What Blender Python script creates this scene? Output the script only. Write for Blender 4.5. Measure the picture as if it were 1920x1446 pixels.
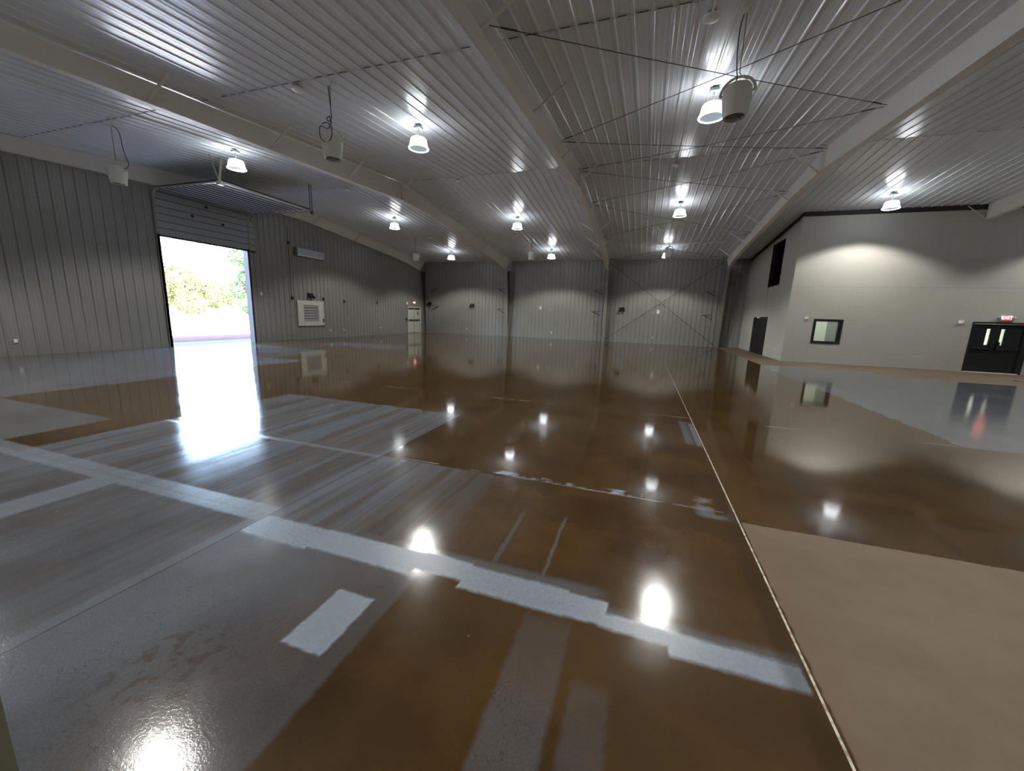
import bpy, math, random
from mathutils import Vector, Matrix
random.seed(7)
PI = math.pi
for o in list(bpy.data.objects): bpy.data.objects.remove(o)
SC = bpy.context.scene
COL = SC.collection

# ------------------------------------------------------------------ camera
CAM_H = 1.7282
yaw, pitch, roll = 0.3204, -0.1813, 0.0332
cy_, sy_ = math.cos(yaw), math.sin(yaw)
cp_, sp_ = math.cos(pitch), math.sin(pitch)
cr_, sr_ = math.cos(roll), math.sin(roll)
F_ = Vector((-sy_*cp_, cy_*cp_, sp_))
rt_ = Vector((cy_, sy_, 0)); up_ = rt_.cross(F_)
R_ = rt_*cr_ + up_*sr_; U_ = -rt_*sr_ + up_*cr_
cd = bpy.data.cameras.new('camera')
cd.sensor_fit = 'HORIZONTAL'; cd.sensor_width = 36
cd.lens = 722.435/1920*36
cd.clip_start = .05; cd.clip_end = 600
cam = bpy.data.objects.new('camera', cd)
m = Matrix((R_, U_, -F_)).transposed().to_4x4(); m.translation = (0, 0, CAM_H)
cam.matrix_world = m
COL.objects.link(cam); SC.camera = cam

# ------------------------------------------------------------------ world, sun, exposure
SC.view_settings.view_transform = 'Standard'
SC.view_settings.look = 'None'
SC.view_settings.gamma = 1
SC.view_settings.use_curve_mapping = False
SC.view_settings.exposure = 1.03
w = bpy.data.worlds.new('world'); SC.world = w; w.use_nodes = True
wn = w.node_tree; wn.nodes.clear()
sky = wn.nodes.new('ShaderNodeTexSky'); sky.sky_type = 'NISHITA'; sky.sun_disc = False
sky.sun_elevation = math.radians(50); sky.sun_rotation = math.radians(90); sky.dust_density = 2.0
bg = wn.nodes.new('ShaderNodeBackground'); bg.inputs[1].default_value = 4.6
wo = wn.nodes.new('ShaderNodeOutputWorld')
wn.links.new(sky.outputs[0], bg.inputs[0]); wn.links.new(bg.outputs[0], wo.inputs[0])
sd = bpy.data.lights.new('sun', 'SUN'); sd.energy = 26; sd.angle = math.radians(.6); sd.color = (1, .95, .88)
so = bpy.data.objects.new('sun', sd); COL.objects.link(so)
so.rotation_euler = Vector((-.62, .12, -.77)).to_track_quat('-Z', 'Y').to_euler()
so.location = (0, 0, 30)
LAMP_W = 300           # each high-bay lamp
LAMP_COL = (1.0, .98, .93)
LAMPS = [  # x, y of each high-bay light
 (-12.96, 9.95), (-6.24, 10.04), (1.0, 10.21), (8.55, 19.48), (1.06, 19.26), (-6.67, 20.1), (-13.53, 19.23),
 (-13.76, 26.38), (-6.31, 26.54), (.97, 26.74),
 (-13.1, 2.9), (-6.5, 2.9), (1.0, 2.9), (8.6, 2.9), (8.6, 10.0), (16.1, 10.0), (16.1, 19.4)]

# ------------------------------------------------------------------ dimensions
X1, BAY, D = -18.0, 7.62, 29.9
XR, YB, YR = 6.27, 21.27, 15.27
HR, SL = 7.174, .0885
XE, YN = 20.2, -1.0           # far right wall, wall behind the camera
COLX = [X1 + i*BAY for i in range(5)]
COLX = [-18.0, -10.39, -2.77, 4.85, 12.47]
def ceil(y): return HR - SL*abs(y - YR)

# ------------------------------------------------------------------ node helpers
class NT:
    def __init__(s, name):
        s.m = bpy.data.materials.new(name); s.m.use_nodes = True
        s.t = s.m.node_tree; s.t.nodes.clear()
        s.out = s.t.nodes.new('ShaderNodeOutputMaterial')
        s.b = s.t.nodes.new('ShaderNodeBsdfPrincipled')
        s.t.links.new(s.b.outputs[0], s.out.inputs[0])
        s._tc = None
    def put(s, sock, v):
        if isinstance(v, bpy.types.NodeSocket): s.t.links.new(v, sock)
        elif v is not None:
            if isinstance(v, (tuple, list)) and len(v) == 3 and sock.type == 'RGBA': v = (*v, 1)
            sock.default_value = v
    def set(s, name, v): s.put(s.b.inputs[name], v)
    def obj(s):
        if not s._tc: s._tc = s.t.nodes.new('ShaderNodeTexCoord')
        return s._tc.outputs['Object']
    def math(s, op, a, b=None, c=None, clamp=False):
        n = s.t.nodes.new('ShaderNodeMath'); n.operation = op; n.use_clamp = clamp
        for i, v in enumerate((a, b, c)):
            if v is not None: s.put(n.inputs[i], v)
        return n.outputs[0]
    def sep(s, v):
        n = s.t.nodes.new('ShaderNodeSeparateXYZ'); s.put(n.inputs[0], v); return n.outputs
    def comb(s, x, y, z):
        n = s.t.nodes.new('ShaderNodeCombineXYZ')
        for i, v in enumerate((x, y, z)): s.put(n.inputs[i], v)
        return n.outputs[0]
    def noise(s, scale, detail=3, vec=None, rough=.55, stretch=None, seed=0):
        v = vec if vec is not None else s.obj()
        if stretch or seed:
            mp = s.t.nodes.new('ShaderNodeMapping'); s.put(mp.inputs[0], v)
            mp.inputs['Scale'].default_value = stretch or (1, 1, 1)
            mp.inputs['Location'].default_value = (seed*3.7, seed*1.3, 0); v = mp.outputs[0]
        n = s.t.nodes.new('ShaderNodeTexNoise'); s.put(n.inputs['Vector'], v)
        n.inputs['Scale'].default_value = scale; n.inputs['Detail'].default_value = detail
        n.inputs['Roughness'].default_value = rough
        return n.outputs[0]
    def ramp(s, f, lo, hi, a=0., b=1.):
        n = s.t.nodes.new('ShaderNodeMapRange'); n.interpolation_type = 'SMOOTHSTEP'
        s.put(n.inputs[0], f)
        for i, v in enumerate((lo, hi, a, b)): s.put(n.inputs[i+1], v)
        return n.outputs[0]
    def mix(s, f, a, b):
        n = s.t.nodes.new('ShaderNodeMix'); n.data_type = 'RGBA'
        s.put(n.inputs[0], f); s.put(n.inputs[6], a); s.put(n.inputs[7], b); return n.outputs[2]
    def mixf(s, f, a, b):
        n = s.t.nodes.new('ShaderNodeMix'); n.data_type = 'FLOAT'
        s.put(n.inputs[0], f); s.put(n.inputs[2], a); s.put(n.inputs[3], b); return n.outputs[0]
    def bump(s, h, strength=.3, dist=.01, normal=None):
        n = s.t.nodes.new('ShaderNodeBump'); s.put(n.inputs['Height'], h)
        s.put(n.inputs['Strength'], strength); n.inputs['Distance'].default_value = dist
        if normal is not None: s.t.links.new(normal, n.inputs['Normal'])
        return n.outputs[0]

def simple(name, col, rough=.5, metal=0, var=.06, scale=6, emit=None, es=0, bump=0, spec=None):
    n = NT(name)
    f = n.noise(scale, 4)
    lo = tuple(max(0, c*(1-var)) for c in col); hi = tuple(min(1, c*(1+var)) for c in col)
    n.set('Base Color', n.mix(f, lo, hi))
    n.set('Roughness', n.mixf(n.noise(scale*2.3, 3, seed=2), max(.02, rough*.85), min(1, rough*1.15)))
    n.set('Metallic', metal)
    if spec is not None: n.set('Specular IOR Level', spec)
    if emit: n.set('Emission Color', emit); n.set('Emission Strength', es)
    if bump: n.set('Normal', n.bump(n.noise(scale*12, 3), bump, .004))
    return n.m

M = {}
M['ceiling'] = simple('painted_ceiling_sheet', (.76, .79, .82), .22, 0, .04, .7)
M['wall_metal'] = simple('taupe_wall_sheet', (.272, .264, .242), .36, 0, .06, .8)
M['column'] = simple('taupe_painted_column', (.26, .25, .225), .45, 0, .06, 1.5)
M['column_web'] = simple('dark_column_web', (.05, .046, .04), .55, 0, .06, 1.5)  # column paint darkened, the web's shade put into its colour
M['jamb'] = simple('door_jamb_paint', (.05, .046, .052), .7, 0, .06, 1.5, spec=.15)
M['steel'] = simple('cream_painted_steel', (.76, .72, .66), .5, 0, .04, 1.2)
M['dark'] = simple('black_paint', (.012, .012, .014), .4, 0, .2, 3)
M['darkgap'] = simple('dark_trim', (.02, .018, .016), .6, 0, .2, 3)
M['door_black'] = simple('black_door_paint', (.007, .0075, .009), .45, 0, .5, 5)
M['white'] = simple('white_plastic', (.86, .86, .83), .4, 0, .04, 8)
M['doorwhite'] = simple('white_door_paint', (.62, .62, .55), .45, 0, .06, 5)
M['fan'] = simple('cream_fan_shell', (.68, .67, .60), .38, 0, .04, 6)
M['rod'] = simple('dark_steel_rod', (.05, .05, .045), .5, .3, .2, 5)
M['rubber'] = simple('black_cable', (.02, .022, .025), .5, 0, .1, 9)
M['galv'] = simple('galvanised_steel', (.55, .53, .45), .35, .7, .15, 14)
M['garage'] = simple('grey_door_sheet', (.34, .35, .35), .45, 0, .08, 2)
M['garage_dark'] = simple('door_insulation', (.03, .03, .04), .7, 0, .2, 3)
M['red'] = simple('red_sign_panel', (.5, .02, .02), .4, 0, .05, 8, (1, .05, .06), 1.1)
M['red_letter'] = simple('lit_letter', (.9, .5, .5), .4, 0, .02, 8, (1, .5, .5), 1.5)
M['lamp_shell'] = simple('prismatic_reflector', (.8, .85, .9), .2, 0, .02, 20, (.92, .96, 1), 5.5)
M['lamp_lens'] = simple('lamp_lens', (.3, .36, .4), .15, 0, .1, 20, (.75, .9, 1), .16)
M['panel_blue'] = simple('pale_blue_grille', (.42, .5, .6), .3, 0, .12, 20)
M['tan'] = simple('tan_painted_pier', (.17, .16, .11), .6, 0, .05, 3)
M['room'] = simple('office_wall_paint', (.55, .60, .54), .7, 0, .03, 2)
M['office_grey'] = simple('office_grey_panel', (.24, .27, .25), .6, 0, .06, 3)
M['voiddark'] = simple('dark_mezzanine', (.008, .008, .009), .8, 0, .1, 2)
M['sheet'] = simple('roof_sheet', (.5, .5, .5), .5, .3, .05, 1)

def glass():
    n = NT('clear_glass'); n.set('Base Color', (.85, .93, .9)); n.set('Roughness', .02)
    n.set('Transmission Weight', 1.0); n.set('IOR', 1.3)
    return n.m
M['glass'] = glass()

def block_mat():
    n = NT('painted_block_wall')
    v = n.obj(); X, Y, Z = n.sep(v)
    u = n.math('ADD', X, Y)
    br = n.t.nodes.new('ShaderNodeTexBrick')
    n.put(br.inputs['Vector'], n.comb(u, Z, 0.))
    br.inputs['Scale'].default_value = 1; br.inputs['Mortar Size'].default_value = .009
    br.inputs['Mortar Smooth'].default_value = .6
    br.inputs['Brick Width'].default_value = .4; br.inputs['Row Height'].default_value = .2
    mort = n.math('MULTIPLY', br.outputs['Fac'], n.ramp(n.noise(1.3, 3, seed=3), .35, .6))
    low = n.math('LESS_THAN', Z, 3.41)
    mort = n.math('MULTIPLY', mort, low)
    edge = n.math('LESS_THAN', n.math('ABSOLUTE', n.math('SUBTRACT', Z, 3.42)), .012)
    f = n.noise(.9, 4)
    base = n.mix(f, (.44, .425, .38), (.49, .475, .425))
    # rusty drip between the high opening and the double door on the side face
    ds = n.math('ABSOLUTE', n.math('SUBTRACT', n.math('ADD', Y, n.math('MULTIPLY', n.noise(3, 2), .12)), 25.05))
    drip = n.math('MULTIPLY', n.ramp(ds, .03, .10, 1., 0.), n.math('MULTIPLY', n.math('LESS_THAN', Z, 3.65), n.ramp(Z, 2.1, 2.9)))
    drip = n.math('MULTIPLY', drip, n.math('LESS_THAN', X, XR + .02))
    base = n.mix(n.math('MULTIPLY', drip, .8), base, (.30, .22, .14))
    n.set('Base Color', n.mix(n.math('MULTIPLY', n.math('MAXIMUM', n.math('MULTIPLY', mort, .5), n.math('MULTIPLY', edge, .8)), .75), base, (.34, .33, .30)))
    n.set('Roughness', .55)
    h = n.math('SUBTRACT', n.math('MULTIPLY', n.noise(30, 3), .2), mort)
    n.set('Normal', n.bump(h, .8, .008))
    return n.m
M['block'] = block_mat()

def floor_mat(name, rough=(.045, .085), films=(), heavies=(), tans=(), crackle=False, res_x=(), res_y=(), joints_x=(), joints_y=(), line=False, tanedge=False, darkline=False, peel=.09):
    n = NT(name)
    v0 = n.obj(); mul = lambda a, b: n.math('MULTIPLY', a, b)
    X0, Y0, _ = n.sep(v0)
    # slightly wandering coordinates so that rolled edges are not ruler straight
    X = n.math('ADD', X0, n.math('MULTIPLY_ADD', n.noise(13, 4, seed=1), .035, -.0175))
    Y = n.math('ADD', Y0, n.math('MULTIPLY_ADD', n.noise(13, 4, seed=5), .035, -.0175))
    def band(c, a, b, s):
        return mul(n.ramp(c, a - s, a + s), n.ramp(c, b - s, b + s, 1., 0.))
    def box(x0, x1, y0, y1, s=.015, sy=None):
        return mul(band(X, x0, x1, s), band(Y, y0, y1, sy or s))
    def tex(kind, lo, hi):
        if kind == 'blot': return n.ramp(n.noise(.9, 4, seed=6), .35, .65, lo, hi)
        if kind == 'flat': return hi
        if kind == 'patchy': return n.ramp(n.noise(48, 4, seed=13, rough=.7), .2, .8, lo, hi)
        if kind == 'spots': return n.ramp(n.noise(4, 3, seed=15), .42, .58, lo, hi)
        if kind == 'streak':      # roller streaks run along the hall (Y)
            return n.ramp(n.math('MULTIPLY_ADD', n.noise(1.0, 4, stretch=(4.2, .22, 1), seed=2, rough=.6), .75,
                          mul(n.noise(1.0, 3, stretch=(16, .5, 1), seed=4), .25)), .40, .62, lo, hi)
        if kind == 'soft': return n.ramp(n.math('MULTIPLY_ADD', n.noise(1.0, 4, stretch=(4.2, .22, 1), seed=2, rough=.6), .5,
                          mul(n.noise(.9, 4, seed=6), .5)), .38, .62, lo, hi)
    def layers(items):
        acc = 0.
        for it in items:
            x0, x1, y0, y1, sx, sy, kind, lo, hi = it[:9]
            q = box(x0, x1, y0, y1, sx, sy)
            q = mul(q, tex(kind, lo, hi))
            if len(it) > 9: q = mul(q, n.ramp(X, *it[9]))     # fades out sideways
            acc = q if acc == 0. else n.math('MAXIMUM', acc, q)
        return acc
    film = layers(films); heavy = layers(heavies); tan = layers(tans)
    # ---- brown stain colour
    col = n.mix(n.ramp(n.noise(1.7, 5, seed=9, rough=.6), .3, .7), BROWN[0], BROWN[1])
    col = n.mix(n.ramp(n.noise(.35, 3, seed=11), .4, .65, 0., .5), col, BROWN[2])
    if films: col = n.mix(mul(film, n.ramp(n.noise(95, 3, seed=51, rough=.7), .35, .68, .72, 1.)), col, n.mix(n.noise(.9, 4, seed=6), FILM[0], FILM[1]))
    if tans:
        tc = n.mix(n.ramp(n.noise(1.1, 5, seed=21, rough=.65), .3, .7), TAN[0], TAN[1])
        if tanedge:
            te = n.ramp(n.math('ADD', X0, mul(n.noise(2.1, 2, seed=19), .35)), 1.16, 1.28, 1., 0.)
            tc = n.mix(mul(te, .40), tc, (.14, .092, .06))
        col = n.mix(tan, col, tc)
    if heavies: col = n.mix(heavy, col, n.mix(n.noise(14, 3, seed=23), HEAVY[0], HEAVY[1]))
    if crackle:
        vo = n.t.nodes.new('ShaderNodeTexVoronoi'); vo.feature = 'DISTANCE_TO_EDGE'; vo.inputs['Scale'].default_value = 22
        n.put(vo.inputs['Vector'], n.comb(n.math('ADD', X0, mul(n.noise(9, 3), .12)), n.math('ADD', Y0, mul(n.noise(9, 3, seed=7), .12)), 0.))
        crz = n.math('MAXIMUM', n.math('MAXIMUM', box(-.85, -.25, 1.0, 1.6, .12), box(-1.0, -.5, .6, 1.1, .12)), box(-2.6, -1.6, .5, 1.5, .2))
        crack = mul(mul(n.ramp(vo.outputs[0], .0, .022, 1., 0.), crz), n.ramp(n.noise(5, 2, seed=31), .45, .55))
        col = n.mix(mul(crack, .55), col, (.035, .022, .012))
        rust = mul(box(-2.25, -1.75, .75, 1.2, .12), n.ramp(n.noise(14, 5, seed=33), .48, .62))
        col = n.mix(mul(rust, .55), col, (.055, .032, .020))
    if darkline:
        col = n.mix(mul(band(X, .82, .935, .03), .45), col, (.03, .018, .008))
        col = n.mix(mul(mul(band(X, -2.9, -2.72, .05), n.ramp(Y0, 3.6, 3.9)), .5), col, (.03, .018, .008))
    # pale specks
    vs = n.t.nodes.new('ShaderNodeTexVoronoi'); vs.inputs['Scale'].default_value = 4.5
    n.put(vs.inputs['Vector'], v0)
    speck = mul(n.ramp(vs.outputs['Distance'], .010, .028, 1., 0.), n.math('GREATER_THAN', n.sep(vs.outputs['Color'])[0], .55))
    col = n.mix(mul(speck, .6), col, (.42, .42, .42))
    # ---- joints: narrow saw cuts; one is filled with pale caulk
    def joint(c, at, wdt): return n.math('LESS_THAN', n.math('ABSOLUTE', n.math('SUBTRACT', c, at)), wdt)
    js = 0.
    for gx in joints_x: js = n.math('MAXIMUM', js, joint(X0, gx, .005))
    for gy in joints_y: js = n.math('MAXIMUM', js, joint(Y0, gy, .005))
    if joints_x or joints_y: col = n.mix(mul(js, .75), col, (.03, .018, .01))
    res = 0.
    for (at, wd, lo, hi) in res_x: res = n.math('MAXIMUM', res, mul(n.ramp(n.math('ABSOLUTE', n.math('SUBTRACT', X, at)), wd*.3, wd, 1., 0.), band(Y0, lo, hi, .01)))
    for (at, wd, lo, hi) in res_y: res = n.math('MAXIMUM', res, mul(n.ramp(n.math('ABSOLUTE', n.math('SUBTRACT', Y, at)), wd*.3, wd, 1., 0.), band(X0, lo, hi, .01)))
    if res_x or res_y:
        res = mul(res, n.ramp(n.noise(2.2, 4, seed=35), .48, .64, 0., .5)); col = n.mix(res, col, (.33, .35, .38))
    if line:
        wl = mul(joint(X0, .945, .0065), n.math('LESS_THAN', Y0, 20.9))
        col = n.mix(wl, col, n.mix(n.ramp(n.noise(20, 3, seed=37), .35, .6), (.30, .25, .20), (.62, .58, .50)))
    n.set('Base Color', col)
    # ---- gloss
    r = n.ramp(n.noise(2.6, 4, seed=41), .3, .7, rough[0], rough[1])
    if films: r = n.mixf(mul(film, .9), r, n.ramp(Y0, 2.5, 7., .11, .09))
    if heavies: r = n.mixf(heavy, r, .34)
    if tans: r = n.mixf(tan, r, .62)
    n.set('Roughness', r)
    n.set('IOR', 1.5)
    n.set('Specular IOR Level', n.mixf(tan, .5, .25) if tans else .5)
    thick = n.math('MAXIMUM', film, heavy) if films or heavies else 0.
    # ---- orange-peel of the rolled sealer, coarser where the film is thick; long swells farther off
    h = n.math('ADD', mul(n.noise(60, 3, seed=3), n.mixf(thick, .25, 1.)), mul(n.noise(160, 2, seed=8), n.mixf(thick, .15, .5)))
    n1 = n.bump(h, peel, .0030)
    n.set('Normal', n.bump(n.noise(2.0, 2, seed=43), .04, .01, n1))
    return n.m
BROWN = ((.040, .021, .006), (.075, .041, .012), (.080, .050, .023))
FILM = ((.122, .142, .166), (.175, .200, .235))
TAN = ((.140, .101, .068), (.180, .134, .092))
HEAVY = ((.22, .26, .305), (.275, .318, .37))
XS1, XS2, YS = -2.85, .937, 3.715
FLOORS = []   # (x0, x1, y0, y1, material)
FX0, FX1, FY0, FY1 = X1-.15, XE+.1, YN-.1, D+.15
FLOORS.append((FX0, XS1, FY0, YS, floor_mat('floor_left_front', rough=(.08, .12), peel=.20,
  films=[(-6.72, -2.80, 2.2, 5, .02, .03, 'streak', .42, .88), (-9.5, -2.80, -3, 2.2, .03, .03, 'soft', .50, .85), (-18.3, -10.66, 3.3, 5, .03, .03, 'blot', .5, .75),
         (-18.3, -7.4, -3, 3.4, .03, .03, 'blot', .5, .66), (-6.7, -2.8, 3.66, 3.9, .02, .02, 'blot', .45, .7)],
  heavies=[(-10, -2.80, 2.10, 2.33, .02, .02, 'patchy', .28, .55), (-5.06, -4.72, -2, 2.15, .02, .02, 'patchy', .28, .5), (-2.95, -2.7, -3, 2.15, .02, .02, 'patchy', .1, .3), (-6.7, -2.8, 3.64, 3.9, .02, .02, 'patchy', .2, .45)],
  joints_x=(-10.48, -6.67, -2.853), res_x=[(-10.66, .05, 3.3, 6), (-6.69, .03, 2.3, 6)], joints_y=()) ))
FLOORS.append((FX0, XS1, YS, FY1, floor_mat('floor_left_back',
  films=[(-6.69, -2.80, 2.2, 5.84, .02, .02, 'streak', .42, .88), (-18.3, -10.66, 3.3, 9.9, .03, .03, 'blot', .5, .75), (-18.3, -12.2, 9.9, 13.0, .2, .2, 'blot', .25, .5),
         (-15, -10.8, 14.9, 16.7, .4, .2, 'flat', .5, .5), (-6.7, -2.8, 3.5, 3.84, .02, .02, 'blot', .45, .7)],
  joints_x=(-14.29, -10.48, -6.67, -2.853), joints_y=(7.38, 11.2, 15.0, 18.8), res_x=[(-10.66, .05, 3.3, 9.9), (-6.69, .03, 3, 5.84)], res_y=[(5.85, .03, -6.7, -2.86), (7.42, .03, -9, -2.8)]) ))
FLOORS.append((XS1, XS2, FY0, YS, floor_mat('floor_middle_front', rough=(.10, .15), peel=.20, crackle=True, darkline=True,
  films=[(-2.9, -1.28, -3, 2.2, .02, .08, 'blot', .62, .95, (-2.5, -1.2, 1., .45)), (-2.9, -.7, 2.2, 5, .12, .03, 'streak', .40, .95, (-2.6, -.9, 1., .08)),
         (-.51, -.24, .6, 1.93, .02, .1, 'blot', .2, .36), (-.18, .0, 1.1, 1.60, .02, .05, 'blot', .12, .24), (-.88, -.84, 2.2, 3.1, .012, .2, 'patchy', .2, .5),
         (-.51, -.485, 2.2, 3.1, .008, .05, 'patchy', .3, .6), (-1.60, -1.55, 2.2, 3.3, .02, .3, 'patchy', .2, .4), (-1.98, -1.93, 2.3, 3.6, .02, .3, 'patchy', .3, .5),
         (-.1, .92, 2.05, 2.15, .03, .04, 'flat', .5, .5), (-2.0, -.1, 2.2, 2.30, .1, .04, 'flat', .5, .5)],
  heavies=[(-2.9, -2.2, 1.94, 2.21, .012, .02, 'patchy', .62, .9), (-2.22, -1.34, 1.975, 2.22, .01, .02, 'patchy', .72, .98), (-1.36, -.98, 2.05, 2.24, .01, .02, 'patchy', .72, .98),
           (-.99, -.30, 1.985, 2.22, .008, .02, 'patchy', .65, 1.), (-.32, -.06, 1.995, 2.20, .01, .02, 'patchy', .72, .98), (-.1, .29, 1.985, 2.10, .01, .025, 'patchy', .72, .98),
           (.28, .915, 1.925, 2.09, .01, .025, 'patchy', .75, 1.), (-1.66, -1.40, 1.285, 1.71, .012, .012, 'patchy', .75, .95), (.62, .9, 3.6, 4.1, .06, .05, 'spots', 0., .35)]) ))
FLOORS.append((XS1, XS2, YS, FY1, floor_mat('floor_middle_back', darkline=True,
  films=[(.72, .93, 5.8, 7.1, .02, .05, 'flat', .55, .55)],
  heavies=[(.86, .93, 5.75, 7.0, .015, .05, 'patchy', .3, .9), (-1.45, .15, 3.76, 3.86, .05, .02, 'spots', 0., 1.), (.62, .9, 3.6, 4.0, .06, .05, 'spots', 0., .4)],
  joints_y=(7.38, 11.2, 15.0, 18.8, 22.6), res_y=[(3.75, .02, -2.85, .94), (7.42, .03, -2.85, .9)]) ))
FLOORS.append((XS2, FX1, FY0, YS, floor_mat('floor_right_front', line=True, tanedge=True, tans=[(.965, 40, -5, 3.61, .012, .015, 'flat', 1., 1.)], joints_x=(4.74, 8.55)) ))
FLOORS.append((XS2, FX1, YS, FY1, floor_mat('floor_right_back', line=True,
  films=[(4.72, 21, 7.39, 16.9, .02, .02, 'blot', .75, .95), (4.72, 8.45, 16.8, 18.6, .02, .03, 'blot', .75, .95)],
  tans=[(4.82, 21, 18.62, 32, .03, .03, 'flat', 1., 1.), (8.4, 12.6, 16.85, 18.7, .03, .03, 'flat', 1., 1.)],
  joints_y=(7.38, 11.2, 15.0, 18.8, 22.6), res_x=[(4.70, .05, 7.4, 18.6)], res_y=[(7.42, .03, .94, 4.7)]) ))

# ------------------------------------------------------------------ mesh helpers
class MB:
    def __init__(s): s.v = []; s.f = []
    def quad(s, a, b, c, d):
        i = len(s.v); s.v += [tuple(a), tuple(b), tuple(c), tuple(d)]; s.f.append((i, i+1, i+2, i+3))
    def box(s, x0, x1, y0, y1, z0, z1):
        i = len(s.v)
        s.v += [(x, y, z) for z in (z0, z1) for y in (y0, y1) for x in (x0, x1)]
        s.f += [tuple(i+k for k in f) for f in ((0, 2, 3, 1), (4, 5, 7, 6), (0, 1, 5, 4), (2, 6, 7, 3), (0, 4, 6, 2), (1, 3, 7, 5))]
        return s
    def prism(s, pts, axis, a, b):   # polygon pts in the other two axes, extruded along axis
        def mk(p, t):
            return (t, p[0], p[1]) if axis == 0 else (p[0], t, p[1]) if axis == 1 else (p[0], p[1], t)
        i = len(s.v); k = len(pts)
        s.v += [mk(p, a) for p in pts] + [mk(p, b) for p in pts]
        s.f += [tuple(range(i+k-1, i-1, -1)), tuple(range(i+k, i+2*k))]
        s.f += [(i+j, i+(j+1) % k, i+k+(j+1) % k, i+k+j) for j in range(k)]
        return s
    def bar(s, p, q, wx, wy=None, up=(0, 0, 1)):   # rectangular bar p->q
        p, q = Vector(p), Vector(q); d = (q-p).normalized(); u = Vector(up)
        if abs(d.dot(u)) > .97: u = Vector((1, 0, 0))
        a = d.cross(u).normalized()*wx/2; b = d.cross(a).normalized()*(wy or wx)/2
        i = len(s.v)
        for c in (p, q): s.v += [tuple(c+a+b), tuple(c-a+b), tuple(c-a-b), tuple(c+a-b)]
        s.f += [tuple(i+k for k in f) for f in ((3, 2, 1, 0), (4, 5, 6, 7), (0, 1, 5, 4), (1, 2, 6, 5), (2, 3, 7, 6), (3, 0, 4, 7))]
        return s
    def tube(s, pts, r, seg=8, caps=True):
        pts = [Vector(p) for p in pts]; i0 = len(s.v); prev = None
        for j, p in enumerate(pts):
            d = (pts[min(j+1, len(pts)-1)] - pts[max(j-1, 0)]).normalized()
            if prev is None:
                u = Vector((0, 0, 1)) if abs(d.z) < .9 else Vector((1, 0, 0)); a = d.cross(u).normalized()
            else: a = (prev - d*prev.dot(d)).normalized()
            prev = a; b = d.cross(a)
            rr = r[j] if isinstance(r, (list, tuple)) else r
            s.v += [tuple(p + a*math.cos(t)*rr + b*math.sin(t)*rr) for t in (2*PI*k/seg for k in range(seg))]
        for j in range(len(pts)-1):
            for k in range(seg):
                a = i0+j*seg+k; b = i0+j*seg+(k+1) % seg
                s.f.append((a, b, b+seg, a+seg))
        if caps:
            s.f.append(tuple(range(i0+seg-1, i0-1, -1))); e = i0+(len(pts)-1)*seg; s.f.append(tuple(range(e, e+seg)))
        return s
    def lathe(s, prof, c=(0, 0, 0), seg=32, cap0=False, cap1=False):
        i0 = len(s.v)
        for (r, z) in prof:
            s.v += [(c[0]+r*math.cos(2*PI*k/seg), c[1]+r*math.sin(2*PI*k/seg), c[2]+z) for k in range(seg)]
        for j in range(len(prof)-1):
            for k in range(seg):
                a = i0+j*seg+k; b = i0+j*seg+(k+1) % seg
                s.f.append((a, b, b+seg, a+seg))
        if cap0: s.f.append(tuple(range(i0+seg-1, i0-1, -1)))
        if cap1: e = i0+(len(prof)-1)*seg; s.f.append(tuple(range(e, e+seg)))
        return s
    def build(s, name, mat, parent=None, smooth=False, bevel=0):
        me = bpy.data.meshes.new(name); me.from_pydata(s.v, [], s.f); me.update()
        me.materials.append(M[mat] if isinstance(mat, str) else mat)
        if smooth:
            for p in me.polygons: p.use_smooth = True
        o = bpy.data.objects.new(name, me); COL.objects.link(o)
        if parent is not None: o.parent = parent
        if bevel:
            b = o.modifiers.new('bevel', 'BEVEL'); b.width = bevel; b.segments = 2; b.limit_method = 'ANGLE'
        if smooth:
            try: me.set_sharp_from_angle(angle=math.radians(38))
            except Exception: pass
        return o

def tag(o, label, cat, group=None):
    o['label'] = label; o['category'] = cat
    if group: o['group'] = group
    return o
def thing(name, label, cat, loc=(0, 0, 0), rz=0, group=None):
    o = bpy.data.objects.new(name, None); o.empty_display_size = .1; COL.objects.link(o)
    o.location = loc; o.rotation_euler = (0, 0, rz)
    return tag(o, label, cat, group)
def struct(o): o['kind'] = 'structure'; return o
def dup(root, loc, label, group=None, rz=None):
    r = root.copy(); COL.objects.link(r); r.location = loc
    if rz is not None: r.rotation_euler = (0, 0, rz)
    r['label'] = label
    if group: r['group'] = group
    for ch in list(root.children):
        c = ch.copy(); COL.objects.link(c); c.parent = r
        for g in list(ch.children):
            d = g.copy(); COL.objects.link(d); d.parent = c
    return r

# ------------------------------------------------------------------ room shell
b = MB(); fm = bpy.data.meshes.new('floor')
for (x0, x1, y0, y1, m_) in FLOORS:
    b.quad((x0, y0, 0), (x1, y0, 0), (x1, y1, 0), (x0, y1, 0))
nf = len(b.f); b.box(X1-.15, XE+.1, YN-.1, D+.15, -.25, -.002)
fo = b.build('floor', FLOORS[0][4])
for f_ in FLOORS[1:]: fo.data.materials.append(f_[4])
for i in range(nf): fo.data.polygons[i].material_index = i
struct(fo)

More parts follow.
